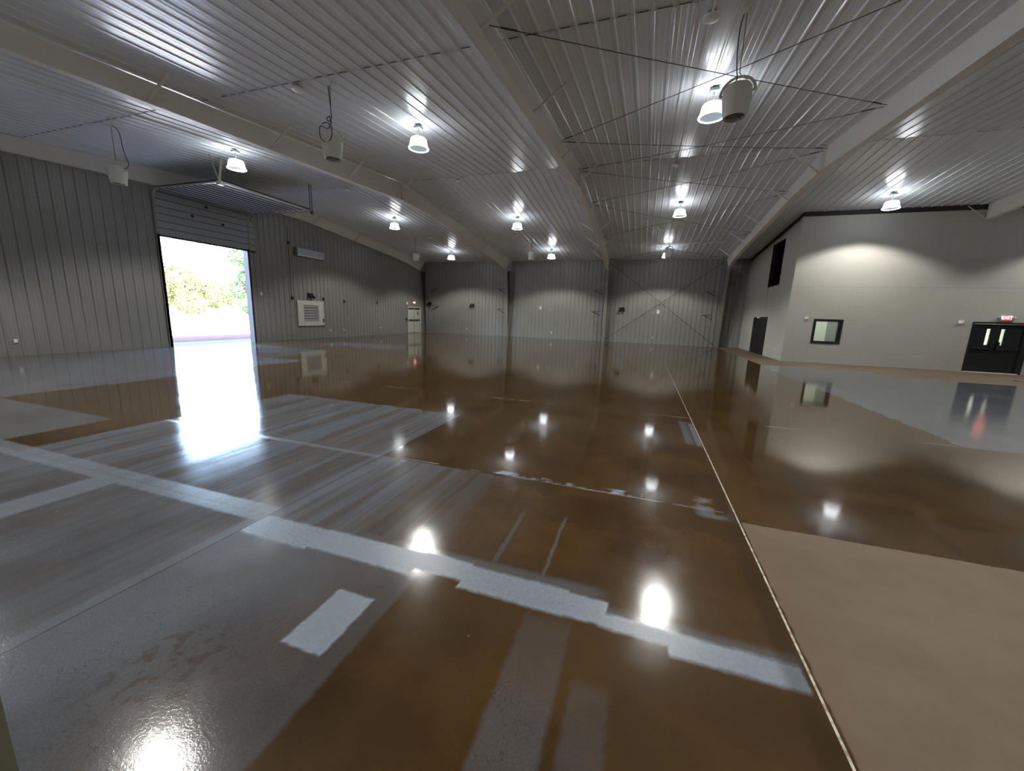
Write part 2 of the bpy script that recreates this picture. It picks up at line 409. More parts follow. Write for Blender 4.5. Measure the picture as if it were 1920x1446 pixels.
# ceiling: ribbed liner sheets, ribs run up the slope, laps across
PITCH = .3048
def rib_profile(a, e, h=.024, top=.032, base=.062, minor=.006):
    pts = [(a, 0)]; x = a + PITCH*.5
    while x + .1 < e:
        pts += [(x-base/2, 0), (x-top/2, h), (x+top/2, h), (x+base/2, 0)]
        for dx in (.10, .20):
            c = x+dx
            if c+.02 < e and minor: pts += [(c-.012, 0), (c-.006, minor), (c+.006, minor), (c+.012, 0)]
        x += PITCH
    pts.append((e, 0)); return pts
cb = MB()
prof = rib_profile(X1-.12, XE, .020, .034, .066, .0025)
def sheet(y0, y1, dz):
    for (xa, ha), (xb, hb) in zip(prof[:-1], prof[1:]):
        if xb-xa < 1e-6: continue
        cb.quad((xa, y0, ceil(y0)-ha-dz), (xa, y1, ceil(y1)-ha-dz), (xb, y1, ceil(y1)-hb-dz), (xb, y0, ceil(y0)-hb-dz))
for (y0, y1, dz) in ((YN-.05, 7.27, 0), (7.22, YR, .012), (YR, 22.95, .012), (22.9, D+.1, 0)): sheet(y0, y1, dz)
struct(cb.build('ceiling', 'ceiling'))
# dark dashed strips stand in for lap gap shadow, and mark the ridge
k = 1
for y in (7.2, YR, 22.98):
    s_ = MB()
    x = X1 + .1
    while x < XE-.4:
        if (y < 22 or x < 3) and random.random() < .82:
            z = ceil(y) - (.017 if y != YR else .016)
            s_.box(x, x+PITCH*random.uniform(.45, .72), y-.006, y+.006, z-.006, z)
        x += PITCH
    struct(s_.build('trim_%d' % k, 'darkgap')); k += 1
# roof over the hall (outside skin)
b = MB()
b.prism([(YN-.6, ceil(YN)+.28), (YR, HR+.35), (D+.6, ceil(D)+.28), (D+.6, ceil(D)+.36), (YR, HR+.45), (YN-.6, ceil(YN)+.36)], 0, X1-.5, XE+.5)
struct(b.build('roof', 'sheet'))

# ribbed metal wall: profile along s, offset toward the room
def ribbed_wall(name, origin, du, dn, L, ztop, holes=(), s0=0, mat='wall_metal'):
    pr = rib_profile(s0, L, .032, .030, .070, .004)
    cuts = sorted({h[0] for h in holes} | {h[1] for h in holes})
    out = []
    for (a, ha), (c, hc) in zip(pr[:-1], pr[1:]):
        seg = [a] + [q for q in cuts if a < q < c] + [c]
        for p, q in zip(seg[:-1], seg[1:]):
            if q-p < 1e-6: continue
            out.append((p, ha+(hc-ha)*(p-a)/(c-a), q, ha+(hc-ha)*(q-a)/(c-a)))
    mb = MB(); O = Vector(origin); du = Vector(du); dn = Vector(dn)
    for p, hp, q, hq in out:
        mid = (p+q)/2; hole = [h for h in holes if h[0] < mid < h[1]]
        spans = [(0, None)] if not hole else [(0, hole[0][2]), (hole[0][3], None)]
        for z0, z1 in spans:
            if z1 is not None and z1-z0 < 1e-6: continue
            P = O+du*p+dn*hp; Q = O+du*q+dn*hq
            mb.quad((P.x, P.y, z0), (Q.x, Q.y, z0), (Q.x, Q.y, ztop(Q) if z1 is None else z1), (P.x, P.y, ztop(P) if z1 is None else z1))
    # solid backing so that the wall has thickness and blocks daylight
    for a, c in zip([s0]+cuts, cuts+[L]):
        mid = (a+c)/2; hole = [h for h in holes if h[0] < mid < h[1]]
        spans = [(0, None)] if not hole else [(0, hole[0][2]), (hole[0][3], None)]
        for z0, z1 in spans:
            if z1 is not None and z1-z0 < 1e-6: continue
            n_ = 10
            for j in range(n_):
                p = a+(c-a)*j/n_; q = a+(c-a)*(j+1)/n_
                P1 = O+du*p; Q1 = O+du*q; P2 = P1-dn*.15; Q2 = Q1-dn*.15
                zp = (ztop(P1)+.3) if z1 is None else z1; zq = (ztop(Q1)+.3) if z1 is None else z1
                i = len(mb.v)
                mb.v += [(P2.x, P2.y, z0), (Q2.x, Q2.y, z0), (Q2.x, Q2.y, zq), (P2.x, P2.y, zp),
                         (P1.x-dn.x*.004, P1.y-dn.y*.004, z0), (Q1.x-dn.x*.004, Q1.y-dn.y*.004, z0), (Q1.x-dn.x*.004, Q1.y-dn.y*.004, zq), (P1.x-dn.x*.004, P1.y-dn.y*.004, zp)]
                mb.f += [tuple(i+k for k in f) for f in ((0, 3, 2, 1), (4, 5, 6, 7), (0, 1, 5, 4), (3, 7, 6, 2), (0, 4, 7, 3), (1, 2, 6, 5))]
    return struct(mb.build(name, mat))
zt = lambda P: ceil(P.y)
OH0, OH1, OHZ = 10.45, 14.0, 5.9
ribbed_wall('wall_left', (X1-.1, YN, 0), (0, 1, 0), (1, 0, 0), D-YN, zt, [(OH0-YN, OH1-YN, 0, OHZ)])
ribbed_wall('wall_far', (X1-.1, D, 0), (1, 0, 0), (0, -1, 0), XE-X1+.1, zt)
ribbed_wall('wall_near', (X1-.1, YN, 0), (1, 0, 0), (0, 1, 0), XE-X1, zt)
ribbed_wall('wall_right', (XE, YN, 0), (0, 1, 0), (-1, 0, 0), D-YN, zt)
# block-built office corner
WIN = (7.40, 8.35, .98, 1.92)     # window in the front face
b = MB()
def wall_with_holes(mb, a0, a1, z1, holes, axis, f0, f1):
    hs = sorted(holes); cur = a0
    def bx(p, q, z0, zz):
        if q-p < 1e-4 or zz-z0 < 1e-4: return
        if axis == 0: mb.box(p, q, f0, f1, z0, zz)
        else: mb.box(f0, f1, p, q, z0, zz)
    for h in hs:
        bx(cur, h[0], 0, z1); bx(h[0], h[1], 0, h[2]); bx(h[0], h[1], h[3], z1); cur = h[1]
    bx(cur, a1, 0, z1)
DR0, DR1, DRZ = 12.80, 14.62, 2.07
wall_with_holes(b, XR, XE+.1, 6.42, [WIN, (DR0, DR1, 0, DRZ)], 0, YB, YB+.2)
struct(b.build('wall_office_front', 'block'))
# side face, top edge follows the roof slope
b = MB()
HO = (23.22, 25.15, 3.66, 5.90)
ztr = lambda y: ceil(y)-.25
def sidepiece(y0, y1, z0, z1):
    b.prism([(y0, z0), (y1, z0), (y1, z1 if z1 else ztr(y1)), (y0, z1 if z1 else ztr(y0))], 0, XR, XR+.2)
sidepiece(YB+.2, 23.22, 0, None); sidepiece(23.22, 25.15, 0, 3.66); sidepiece(25.15, D, 0, None)
# strip over the opening
b.prism([(23.22, 5.88), (25.15, 5.88), (25.15, ztr(25.15)), (23.22, ztr(23.22))], 0, XR, XR+.2)
struct(b.build('wall_office_side', 'block'))
# dark closure above the block walls
b = MB(); b.box(XR+.03, XE, YB+.03, YB+.12, 6.42, ceil(YB)+.05)
b.prism([(YB+.12, ztr(YB+.12)), (D, ztr(D)), (D, ceil(D)+.03), (YB+.12, ceil(YB+.12)+.03)], 0, XR+.03, XR+.12)
struct(b.build('trim_4', 'darkgap'))
# space behind the high opening, its unlit darkness put into black walls
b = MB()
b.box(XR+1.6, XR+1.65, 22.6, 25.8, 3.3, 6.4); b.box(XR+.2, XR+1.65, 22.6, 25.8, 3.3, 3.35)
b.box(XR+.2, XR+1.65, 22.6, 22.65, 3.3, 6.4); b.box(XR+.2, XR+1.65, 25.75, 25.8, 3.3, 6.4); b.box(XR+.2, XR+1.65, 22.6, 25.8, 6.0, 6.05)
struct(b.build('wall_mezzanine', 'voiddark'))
b = MB(); 
b.box(XR-.01, XR+.2, HO[0], HO[0]+.02, HO[2], 5.88); b.box(XR-.01, XR+.2, HO[1]-.02, HO[1], HO[2], 5.88)
b.box(XR-.01, XR+.2, HO[0]+.02, HO[1]-.02, HO[2], HO[2]+.02); b.box(XR-.01, XR+.2, HO[0]+.02, HO[1]-.02, 5.86, 5.88)
struct(b.build('window_2', 'voiddark'))

# rooms behind the office front
b = MB()
b.box(XR+.2, XE, 25.2, 25.3, 0, 3.0); b.box(XR+.2, XE, YB+.2, 25.3, 2.95, 3.0)
b.box(XR+.2, XR+.3, YB+.2, 25.3, 0, 3.0); b.box(11.0, 11.1, YB+.2, 25.3, 0, 3.0); b.box(XE, XE+.1, YB+.2, 25.3, 0, 3.0)
struct(b.build('wall_office_inner', 'room'))

# ------------------------------------------------------------------ steel frames
def knee_profile():
    # (y, underside z) of the rafter, far half; mirrored towards the near side
    return [(YR, 6.42), (17.6, 6.36), (21.3, 6.02), (25.2, 5.66), (27.2, 5.40), (28.95, 5.07)]
def make_frame(x, label, y_end=None, braces=(), hw=.10, right=True, left=True, near_y=YN+.05):
    r = thing('steel_frame', label, 'steel frame', (x, 0, 0), 0, 'painted steel frames across the hall')
    far = [(p[0], p[1]) for p in knee_profile()]
    near = [(6.0, 5.86), (9.2, 6.05), (12.6, 6.24)]
    under = [(near_y, 5.45), (3.0, 5.66)] + near + far
    if y_end: under = [p for p in under if p[0] < y_end] + [(y_end, 6.03)]
    g = .026
    poly = under + ([(29.74, ceil(29.74)-g)] if not y_end else [(y_end, ceil(y_end)-g)])
    top = [(YR, HR-g-.012), (near_y, ceil(near_y)-g)]
    mb = MB(); mb.prism(poly + top, 0, -.006, .006)
    # lower flange
    for (a, za), (c, zc) in zip(under[:-1], under[1:]):
        i = len(mb.v)
        mb.v += [(-hw, a, za), (hw, a, za), (hw, c, zc), (-hw, c, zc), (-hw, a, za+.014), (hw, a, za+.014), (hw, c, zc+.014), (-hw, c, zc+.014)]
        mb.f += [tuple(i+k for k in f) for f in ((0, 3, 2, 1), (4, 5, 6, 7), (0, 1, 5, 4), (2, 3, 7, 6), (0, 4, 7, 3), (1, 2, 6, 5))]
    mb.build('rafter', 'steel', r)
    if not y_end:
        cb_ = MB(); zk = 5.07
        wb_ = MB().prism([(28.97, zk), (29.80, zk), (29.80, 0), (29.60, 0)], 0, -.006, .006)
        wb_.build('column_web', 'column_web', r)
        cb_.prism([(28.95, zk+.014), (28.965, zk+.014), (29.60, 0), (29.585, 0)], 0, -hw, hw)
        cb_.prism([(29.80, 0), (29.815, 0), (29.815, 5.75), (29.80, 5.75)], 0, -hw, hw)
        cb_.prism([(28.96, zk), (29.80, zk+.03), (29.80, zk+.045), (28.96, zk+.015)], 0, -hw, hw)
        cb_.box(-hw-.02, hw+.02, 29.55, 29.83, 0, .02)
        cb_.build('column', 'column', r)
    if near_y < 0:
        MB().box(-hw, hw, YN+.03, YN+.4, 0, 5.44).build('near_column', 'steel', r)
    for y in ([YR] if not y_end else [YR, y_end-.02]):
        zz = 6.435 if y == YR else 6.05
        MB().box(-hw*.9, hw*.9, y-.008, y+.008, zz, ceil(y)-.045).build('stiffener', 'steel', r)
    def under_z(y):
        for (a, za), (c, zc) in zip(under[:-1], under[1:]):
            if a <= y <= c: return za+(zc-za)*(y-a)/(c-a)
        return under[-1][1]
    for (side, y0, y1) in braces:
        if side < 0 and not left or side > 0 and not right: continue
        q = MB(); p0 = (side*.05, y0, under_z(y0)+.04); p1 = (side*(.88 if side < 0 else .78), y1, ceil(y1)-.04)
        q.bar(p0, p1, .05, .01); q.bar((p0[0], p0[1]-.02, p0[2]+.015), (p1[0], p1[1]-.02, p1[2]+.015), .008, .045)
        q.build('flange_brace', 'steel', r)
    return r
BR_L = [(-1, 15.55, 15.55), (-1, 18.2, 18.2), (-1, 21.28, 21.28), (-1, 24.18, 24.18), (-1, 27.25, 27.25), (-1, 12.0, 12.0), (-1, 9.0, 9.0)]
BR_R = [(1, 6.1, 6.1), (1, 9.0, 9.0), (1, 12.05, 12.05), (1, 14.95, 14.95), (1, 18.0, 18.0), (1, 21.3, 21.3), (1, 24.2, 24.2)]
make_frame(COLX[0], 'cream painted end frame lying flat against the grey left wall', hw=.08, braces=[q for q in BR_R if q[1] > 16 or q[1] < 8], left=False)
make_frame(COLX[1], 'wide cream roof beam nearest the raised overhead door, first clear of the left wall', braces=BR_R)
make_frame(COLX[2], 'cream roof beam running down the middle of the picture to the far wall', braces=BR_L[:5]+BR_R)
make_frame(COLX[3], 'cream roof beam ending beside the pale office block, crossed by cable braces', braces=BR_L[:5])
f5 = make_frame(COLX[4], 'cream roof beam stub ending above the pale office front wall at right', y_end=YB-.06)
q = MB(); q.bar((-.12, YB-.12, 6.05), (-.72, YB-.10, ceil(YB)-.09), .04, .012); q.box(-.16, -.06, YB-.16, YB-.06, 6.03, 6.06)
q.build('flange_brace', 'steel', f5)

# crossed brace rods under the roof, between the third and fourth frames
rods = [(6.55, 12.05), (12.15, 15.2), (15.35, 18.5), (18.65, 23.7), (23.8, 29.2)]
where = ['nearest the camera', 'just before the roof ridge', 'just past the roof ridge', 'half way to the far wall', 'by the far wall']
n_ = 0
for (a, c), wh in zip(rods, where):
    for k_, (ya, yc) in enumerate(((a, c), (c, a))):
        o1 = Vector((COLX[2]+.012, ya, ceil(ya)-.14)); o2 = Vector((COLX[3]-.012, yc, ceil(yc)-.14))
        if a < YR < c: pass
        mb = MB(); mid = (o1+o2)/2 - Vector((0, 0, .03 + .025*k_))
        mb.tube([o1, o1.lerp(mid, .5)-Vector((0, 0, .008)), mid, mid.lerp(o2, .5)-Vector((0, 0, .008)), o2], .007, 6)
        mb.tube([o1.lerp(o2, .02), o1.lerp(o2, .05)], .014, 6); mb.tube([o1.lerp(o2, .95), o1.lerp(o2, .98)], .014, 6)
        tag(mb.build('brace_rod', 'rod'), 'dark roof brace rod %s, near end at the %s beam' % (wh, 'middle' if k_ == 0 else 'right'), 'brace rod', 'crossed brace rods under the roof')
for (p, q_, t) in (((-2.72, 29.70, .12), (4.72, 29.70, 5.64), 'rising to the right'), ((-2.72, 29.66, 5.70), (4.72, 29.66, .08), 'falling to the right')):
    mb = MB(); mb.tube([p, q_], .014, 8); P, Q = Vector(p), Vector(q_)
    mb.tube([P.lerp(Q, .01), P.lerp(Q, .03)], .028, 6); mb.tube([P.lerp(Q, .97), P.lerp(Q, .99)], .028, 6)
    tag(mb.build('brace_rod', 'rod'), 'long dark wall brace rod on the far wall, %s' % t, 'brace rod', 'crossed brace rods on the far wall')

# ------------------------------------------------------------------ high bay lights
def make_lamp():
    r = thing('high_bay_light', '', 'ceiling light')
    # origin at the ceiling; hangs down
    p = MB(); p.lathe([(.03, -.05), (.05, -.05), (.05, -.09)], seg=16, cap0=True); p.tube([(0, 0, .0), (0, 0, -.12)], .012, 8)
    p.box(-.09, .09, -.09, .09, -.10, -.05); p.tube([(0, 0, -.12), (0, 0, -.34)], .012, 8)
    p.build('driver_housing', 'office_grey', r)
    pr = [(.02, -.325), (.14, -.33), (.19, -.345), (.212, -.38), (.222, -.43), (.233, -.49), (.246, -.54), (.256, -.575)]
    sh = MB(); i_ = [(x-.006, z) for x, z in reversed(pr)]
    sh.lathe(pr + i_, seg=40); sh.build('reflector', 'lamp_shell', r, True)
    rg = MB(); rg.lathe([(.256, -.572), (.272, -.578), (.272, -.60), (.250, -.606), (.236, -.600), (.236, -.580), (.25, -.572)], seg=40); rg.build('rim', 'lamp_shell', r, True)
    ln = MB(); ln.lathe([(.236, -.592), (.16, -.586), (.08, -.582), (.02, -.580)], seg=40, cap1=True); ln.build('lens', 'lamp_lens', r, True)
    return r
lab = ['glowing high bay light above the left end of the raised overhead door',
 'large glowing high bay light near top centre, left of the middle beam',
 'nearest high bay light, partly hidden behind the hanging cream fan at top right',
 'glowing high bay light in front of the pale office wall',
 'high bay light in the braced right bay, half way to the far wall',
 'high bay light in the middle bay, half way to the far wall',
 'high bay light in the left bay, half way to the far wall',
 'small distant high bay light closest to the left rear corner',
 'small distant high bay light beside the hanging fan in the middle bay',
 'small distant high bay light behind the far fan in the right bay',
 'high bay light beyond the picture, near the camera in the left bay',
 'high bay light above the picture, second bay, near the camera',
 'high bay light straight above the camera',
 'high bay light right of the camera',
 'high bay light beyond the right edge, in front of the office wall, nearer row',
 'high bay light at the far right, nearer row', 'high bay light at the far right, by the office wall']
ld = bpy.data.lights.new('lamp_glow', 'SPOT'); ld.energy = LAMP_W; ld.color = LAMP_COL
ld.spot_size = math.radians(130); ld.spot_blend = .30; ld.shadow_soft_size = .10
lamp0 = make_lamp()
for i, (x, y) in enumerate(LAMPS):
    loc = (x, y, ceil(y)-.012)
    r = lamp0 if i == 0 else dup(lamp0, loc, lab[i])
    r.location = loc; r['label'] = lab[i]; r['group'] = 'high bay lights under the ceiling'
    lo = bpy.data.objects.new('lamp_glow', ld); COL.objects.link(lo); lo.location = (x, y, ceil(y)-.64)

# ------------------------------------------------------------------ hanging fans
def make_fan(loopy=0, twist=0):
    r = thing('hanging_fan', '', 'fan')
    # origin at ceiling; body hangs 1.05 to 1.55 m below
    t = -1.04
    bd = MB(); bd.lathe([(.05, t+.02), (.12, t+.01), (.18, t-.02), (.205, t-.06), (.212, t-.14), (.208, t-.24), (.196, t-.33), (.180, t-.42), (.172, t-.47), (.160, t-.475), (.160, t-.455), (.150, t-.40)], seg=36, cap0=True)
    bd.build('body', 'fan', r, True)
    nz = MB(); nz.lathe([(.150, t-.40), (.145, t-.34)], seg=36, cap1=True)
    for a in range(6):
        c, s = math.cos(a*PI/6), math.sin(a*PI/6); nz.bar((-.15*c, -.15*s, t-.43), (.15*c, .15*s, t-.43), .006, .03)
    nz.build('outlet_vanes', 'office_grey', r)
    br = MB(); pts = []
    for j in range(17):
        a = PI*j/16; pts.append((.245*math.cos(a), 0, t-.12+.235*math.sin(a)))
    for p, q in zip(pts[:-1], pts[1:]): br.bar(p, q, .04, .01, (0, 1, 0))
    br.tube([(-.25, 0, t-.12), (-.20, 0, t-.12)], .02, 8); br.tube([(.20, 0, t-.12), (.25, 0, t-.12)], .02, 8)
    br.build('bracket', 'fan', r)
    hk = MB(); hk.tube([(0, 0, 0), (0, 0, t+.16)], .006, 6)
    hk.tube([(0, 0, t+.17), (.02, 0, t+.15), (.02, 0, t+.12), (0, 0, t+.105), (-.02, 0, t+.12)], .006, 6); hk.build('hanger_wire', 'rod', r)
    cn = MB(); cn.lathe([(.055, -.05), (.06, -.03), (.06, 0)], seg=16, cap0=True); cn.build('outlet_box', 'fan', r, True)
    cd_ = MB()
    if loopy == 0:
        pts = [(-.04, 0, -.05), (-.07, .01, -.2), (-.075, .01, -.5), (-.05, 0, -.8), (-.03, 0, -.95), (-.09, .02, -1.0), (-.13, .02, -1.04), (-.1, .02, -1.06)]
    elif loopy == 1:
        pts = [(-.04, 0, -.08), (-.02, 0, -.3), (.0, 0, -.55), (.0, 0, -.70), (-.08, 0, -.76), (-.10, .0, -.70), (-.04, 0, -.66), (-.02, 0, -.76), (-.08, 0, -.9)]
        pts += [(-.02+.14*math.cos(a), -.2, -1.06+.19*math.sin(a)) for a in [2.4+.5*k_ for k_ in range(13)]]
    else:
        pts = [(.05, 0, -.03), (.18, 0, -.16), (.22, 0, -.35), (.24, 0, -.60), (.30, 0, -.85), (.34, 0, -.98), (.28, 0, -1.08), (.19, 0, -1.12)]
    # smooth the cord
    sm = []
    for i in range(len(pts)-1):
        p0 = Vector(pts[max(i-1, 0)]); p1 = Vector(pts[i]); p2 = Vector(pts[i+1]); p3 = Vector(pts[min(i+2, len(pts)-1)])
        for k_ in range(4):
            u = k_/4; sm.append(.5*((2*p1)+(p2-p0)*u+(2*p0-5*p1+4*p2-p3)*u*u+(3*p1-p0-3*p2+p3)*u**3))
    sm.append(Vector(pts[-1])); cd_.tube(sm, .009, 6); cd_.build('power_cord', 'rubber', r)
    return r
fa = make_fan(0); fb = make_fan(1); fc = make_fan(2)
GF = 'cream fans hanging from the ceiling'
for f, x, y, l in ((fa, 1.09, 7.66, 'large cream hanging fan beside the nearest light at top right'),
                   (fb, -6.77, 7.43, 'cream hanging fan with a looped black cord, between first and middle beams'),
                   (fc, -14.2, 7.42, 'cream hanging fan in front of the left wall with a cord bowed to its right')):
    f.location = (x, y, ceil(y)-.012); f['label'] = l; f['group'] = GF
fa.rotation_euler.z = -.25; fc.rotation_euler.z = .35; fb.rotation_euler.z = .2
for x, y, l in ((-6.63, 22.9, 'small distant hanging fan in the middle bay'), (.93, 22.9, 'distant hanging fan overlapping the last light in the right bay'), (-14.44, 22.8, 'distant hanging fan near the left rear corner')):
    dup(fa, (x, y, ceil(y)-.012), l, GF)

# ------------------------------------------------------------------ conduits and detectors
def conduit(pts, label):
    tag(MB().tube(pts, .012, 8).build('conduit', 'steel'), label, 'conduit', 'thin conduits under the ceiling')
def run_y(x, y0, y1, label):
    pts = [(x, y0, ceil(y0)-.045)]
    if y0 < YR < y1: pts.append((x, YR, HR-.057))
    pts.append((x, y1, ceil(y1)-.045)); conduit(pts, label)
run_y(-12.76, 3.0, 19.0, 'thin pale conduit along the ceiling nearest the left wall')
run_y(-7.5, 3.0, 22.9, 'thin pale conduit along the ceiling left of the middle beam')
run_y(.58, 3.0, 24.9, 'thin pale conduit along the ceiling in the braced right bay')
conduit([(-9.85, 25.7, ceil(25.7)-.045), (-7.6, 25.7, ceil(25.7)-.045)], 'short pale conduit crossing the ceiling left of the middle rear fan')
conduit([(.2, 25.8, ceil(25.8)-.045), (3.85, 25.8, ceil(25.8)-.045)], 'short pale conduit crossing the ceiling in front of the braced far wall')
def make_det():
    r = thing('smoke_detector', '', 'smoke detector')
    d_ = MB(); d_.lathe([(.02, -.115), (.09, -.112), (.125, -.09), (.13, -.07), (.12, -.065), (.06, -.06)], seg=28, cap0=True, cap1=True); d_.build('sensor_head', 'white', r, True)
    b_ = MB(); b_.box(-.06, .06, -.06, .06, -.065, 0); b_.tube([(0, -.11, -.04), (0, .11, -.04)], .018, 8); b_.build('junction_box', 'galv', r)
    return r
dets = [(.58, 7.55, 'round white smoke detector at the top edge, left of the large fan'),
 (-7.55, 7.35, 'white smoke detector on the ceiling left of the looped cord fan'),
 (.58, 15.62, 'small smoke detector at the roof ridge in the braced bay'),
 (-7.75, 15.45, 'small smoke detector at the ridge between first and middle beams'),
 (-13.3, 15.4, 'small smoke detector at the ridge near the left wall'),
 (.48, 22.9, 'tiny distant smoke detector in the right bay'),
 (-13.38, 22.75, 'tiny distant smoke detector in the left bay'),
 (-7.7, 22.95, 'tiny distant smoke detector below the middle bay light')]
d0 = make_det()
for i, (x, y, l) in enumerate(dets):
    loc = (x, y, ceil(y)-.012)
    r = d0 if i == 0 else dup(d0, loc, l)
    r.location = loc; r['label'] = l; r['group'] = 'smoke detectors under the ceiling'

# ------------------------------------------------------------------ overhead door
od = bpy.data.objects.new('door_1', None); COL.objects.link(od); od.location = (X1, (OH0+OH1)/2, 0); struct(od)
od_loc = Vector(od.location)
def odb(mb, name, mat, **k):
    mb.v = [(a-od_loc.x, b_-od_loc.y, c) for a, b_, c in mb.v]; return mb.build(name, mat, od, **k)
mb = MB()
z = 4.33
while z < 5.95:     # hanging sections with shallow ribs
    z2 = min(z+.53, 6.0)
    mb.box(X1-.06, X1-.02, OH0-.06, OH1+.40, z, z2); mb.box(X1-.0205, X1-.018, OH0-.06, OH1+.40, z+.02, z2-.02)
    for q in (.13, .27, .40):
        if z+q < z2-.03: mb.box(X1-.02, X1-.008, OH0-.06, OH1+.40, z+q-.012, z+q+.012)
    z = z2
odb(mb, 'hanging_panel', 'garage')
mb = MB()
for zz in (4.86, 5.39, 5.92, 4.60, 5.13, 5.66): mb.box(X1-.008, X1-.002, OH0-.05, OH1+.39, zz-.011, zz+.011)
odb(mb, 'section_joint', 'column_web')
for yy in (11.75, 12.9, 11.9, 13.2):
    pass
for yy, zz in ((11.72, 5.30), (12.95, 5.22), (12.3, 5.78)):
    mb = MB(); mb.box(X1-.02, X1+.02, yy-.03, yy+.03, zz-.05, zz+.05); mb.box(X1-.02, X1+.005, yy-.06, yy+.06, zz-.02, zz+.02); odb(mb, 'hinge', 'dark')
# horizontal part of the door on its tracks, seen from below
XO = -14.45
mb = MB(); mb.box(X1+.12, XO, OH0, OH1+.28, 6.02, 6.06); odb(mb, 'raised_panel', 'garage_dark')
mb = MB(); x = X1+.30
while x < XO-.05:
    mb.box(x-.04, x+.04, OH0+.02, OH1+.26, 6.006, 6.02); x += .30
odb(mb, 'stiffening_rib', 'steel')
mb = MB()
pts = [(X1+.0, 5.72), (X1+.06, 5.86), (X1+.18, 5.95), (X1+.32, 5.98), (XO+.0, 5.95)]
for yy in (OH0-.05, OH1+.33):
    for (a, za), (c, zc) in zip(pts[:-1], pts[1:]): mb.bar((a, yy, za), (c, yy, zc), .05, .045)
odb(mb, 'horizontal_track', 'galv')
mb = MB(); mb.bar((XO, OH0-.08, 5.97), (XO, OH1+.36, 5.97), .05, .06); odb(mb, 'rear_angle', 'galv')
for yy in (OH0-.05, OH1+.12):
    mb = MB(); mb.box(X1-.06, X1+.0, yy-.04, yy+.04, 0, 5.9); odb(mb, 'vertical_track', 'wall_metal')
mb = MB(); mb.box(X1-.30, X1+.0, OH1-.02, OH1+.08, 0, 4.36); mb.box(X1-.30, X1+.0, OH0-.08, OH0+.02, 0, 4.36); odb(mb, 'jamb', 'jamb')
mb = MB(); mb.box(X1-.065, X1-.0, OH0-.06, OH1+.40, 4.27, 4.335); odb(mb, 'bottom_seal', 'darkgap')
mb = MB()
mb.bar((XO+.02, OH0-.05, 5.95), (XO+.28, OH0-.5, ceil(OH0-.5)-.03), .035, .012)
mb.bar((XO+.02, OH0-.05, 5.95), (XO+.22, OH0-.05, ceil(OH0)-.03), .075, .012)
mb.box(XO-.02, XO+.12, OH0-.12, OH0+.03, 5.84, 5.98); mb.tube([(XO+.05, OH0-.18, 5.9), (XO+.05, OH0+.12, 5.9)], .03, 8)
odb(mb, 'track_hanger', 'galv')
mb = MB()
for dy in (-.05, .06):
    mb.bar((XO+.05, OH1+.33+dy, 5.95), (XO+.05, OH1+.33+dy, ceil(OH1+.3)-.03), .03, .012)
mb.tube([(XO+.03, OH1+.3, 5.90), (XO+.13, OH1+.36, 5.90)], .045, 12); mb.tube([(XO+.03, OH1+.3, 5.90), (XO+.03, OH1+.36, 5.84), (XO+.13, OH1+.36, 5.8)], .015, 6)
odb(mb, 'track_hanger', 'rod')

# ------------------------------------------------------------------ left wall fittings
LX = X1-.075     # face of the ribs
def wall_thing(name, label, cat, loc, group=None): return thing(name, label, cat, loc, 0, group)
# louvred vent in a white frame
r = wall_thing('louvre_vent', 'white framed square louvre vent low on the left wall', 'vent', (LX, 17.55, 0))
mb = MB(); y0, y1, z0, z1 = -.92, .92, .74, 2.14
iy0, iy1, iz0, iz1 = -.52, .52, 1.0, 1.89
mb.box(0, .05, y0, iy0, z0, z1); mb.box(0, .05, iy1, y1, z0, z1); mb.box(0, .05, iy0, iy1, z0, iz0); mb.box(0, .05, iy0, iy1, iz1, z1)
mb.build('frame', 'doorwhite', r, bevel=.006)
MB().box(0, .012, iy0, iy1, iz0, iz1).build('dark_backing', 'rod', r)
mb = MB()
for k_ in range(6):
    zz = iz0+.02+k_*.148
    mb.prism([(.012, zz), (.045, zz), (.02, zz+.112), (.012, zz+.112)], 1, iy0+.005, iy1-.005) 
mb.build('louvre', 'garage', r)
MB().box(.05, .09, .80, .86, .93, 1.14).build('latch', 'dark', r, bevel=.006)
MB().box(.0, .10, .80, .92, .72, .745).build('sill_clip', 'dark', r)
# wall heater
r = wall_thing('wall_heater', 'long pale blue wall heater high on the left wall beside the overhead door', 'heater', (LX, 17.62, 4.49))
mb = MB(); mb.prism([(0, 0), (.16, .02), (.22, .10), (.22, .40), (0, .44)], 1, -1.0, .98); mb.build('casing', 'tan', r, bevel=.01)
MB().box(.22, .235, -.92, .92, .09, .40).build('grille', 'panel_blue', r, bevel=.004)
MB().prism([(.165, -.0), (.225, .085), (.215, .09), (.155, .01)], 1, -.9, .9).build('air_flap', 'white', r)
# conduit down the wall with boxes
r = wall_thing('wall_conduit', 'dark conduit dropping down the left wall right of the overhead door', 'conduit', (LX, 16.32, 0))
MB().tube([(.02, 0, 5.9), (.02, 0, 2.3)], .012, 8).build('pipe', 'rod', r)
MB().box(0, .07, -.05, .06, 5.0, 5.15).build('junction_box', 'rod', r, bevel=.005)
MB().box(0, .07, -.04, .10, 2.15, 2.32).build('switch_box', 'rod', r, bevel=.005)
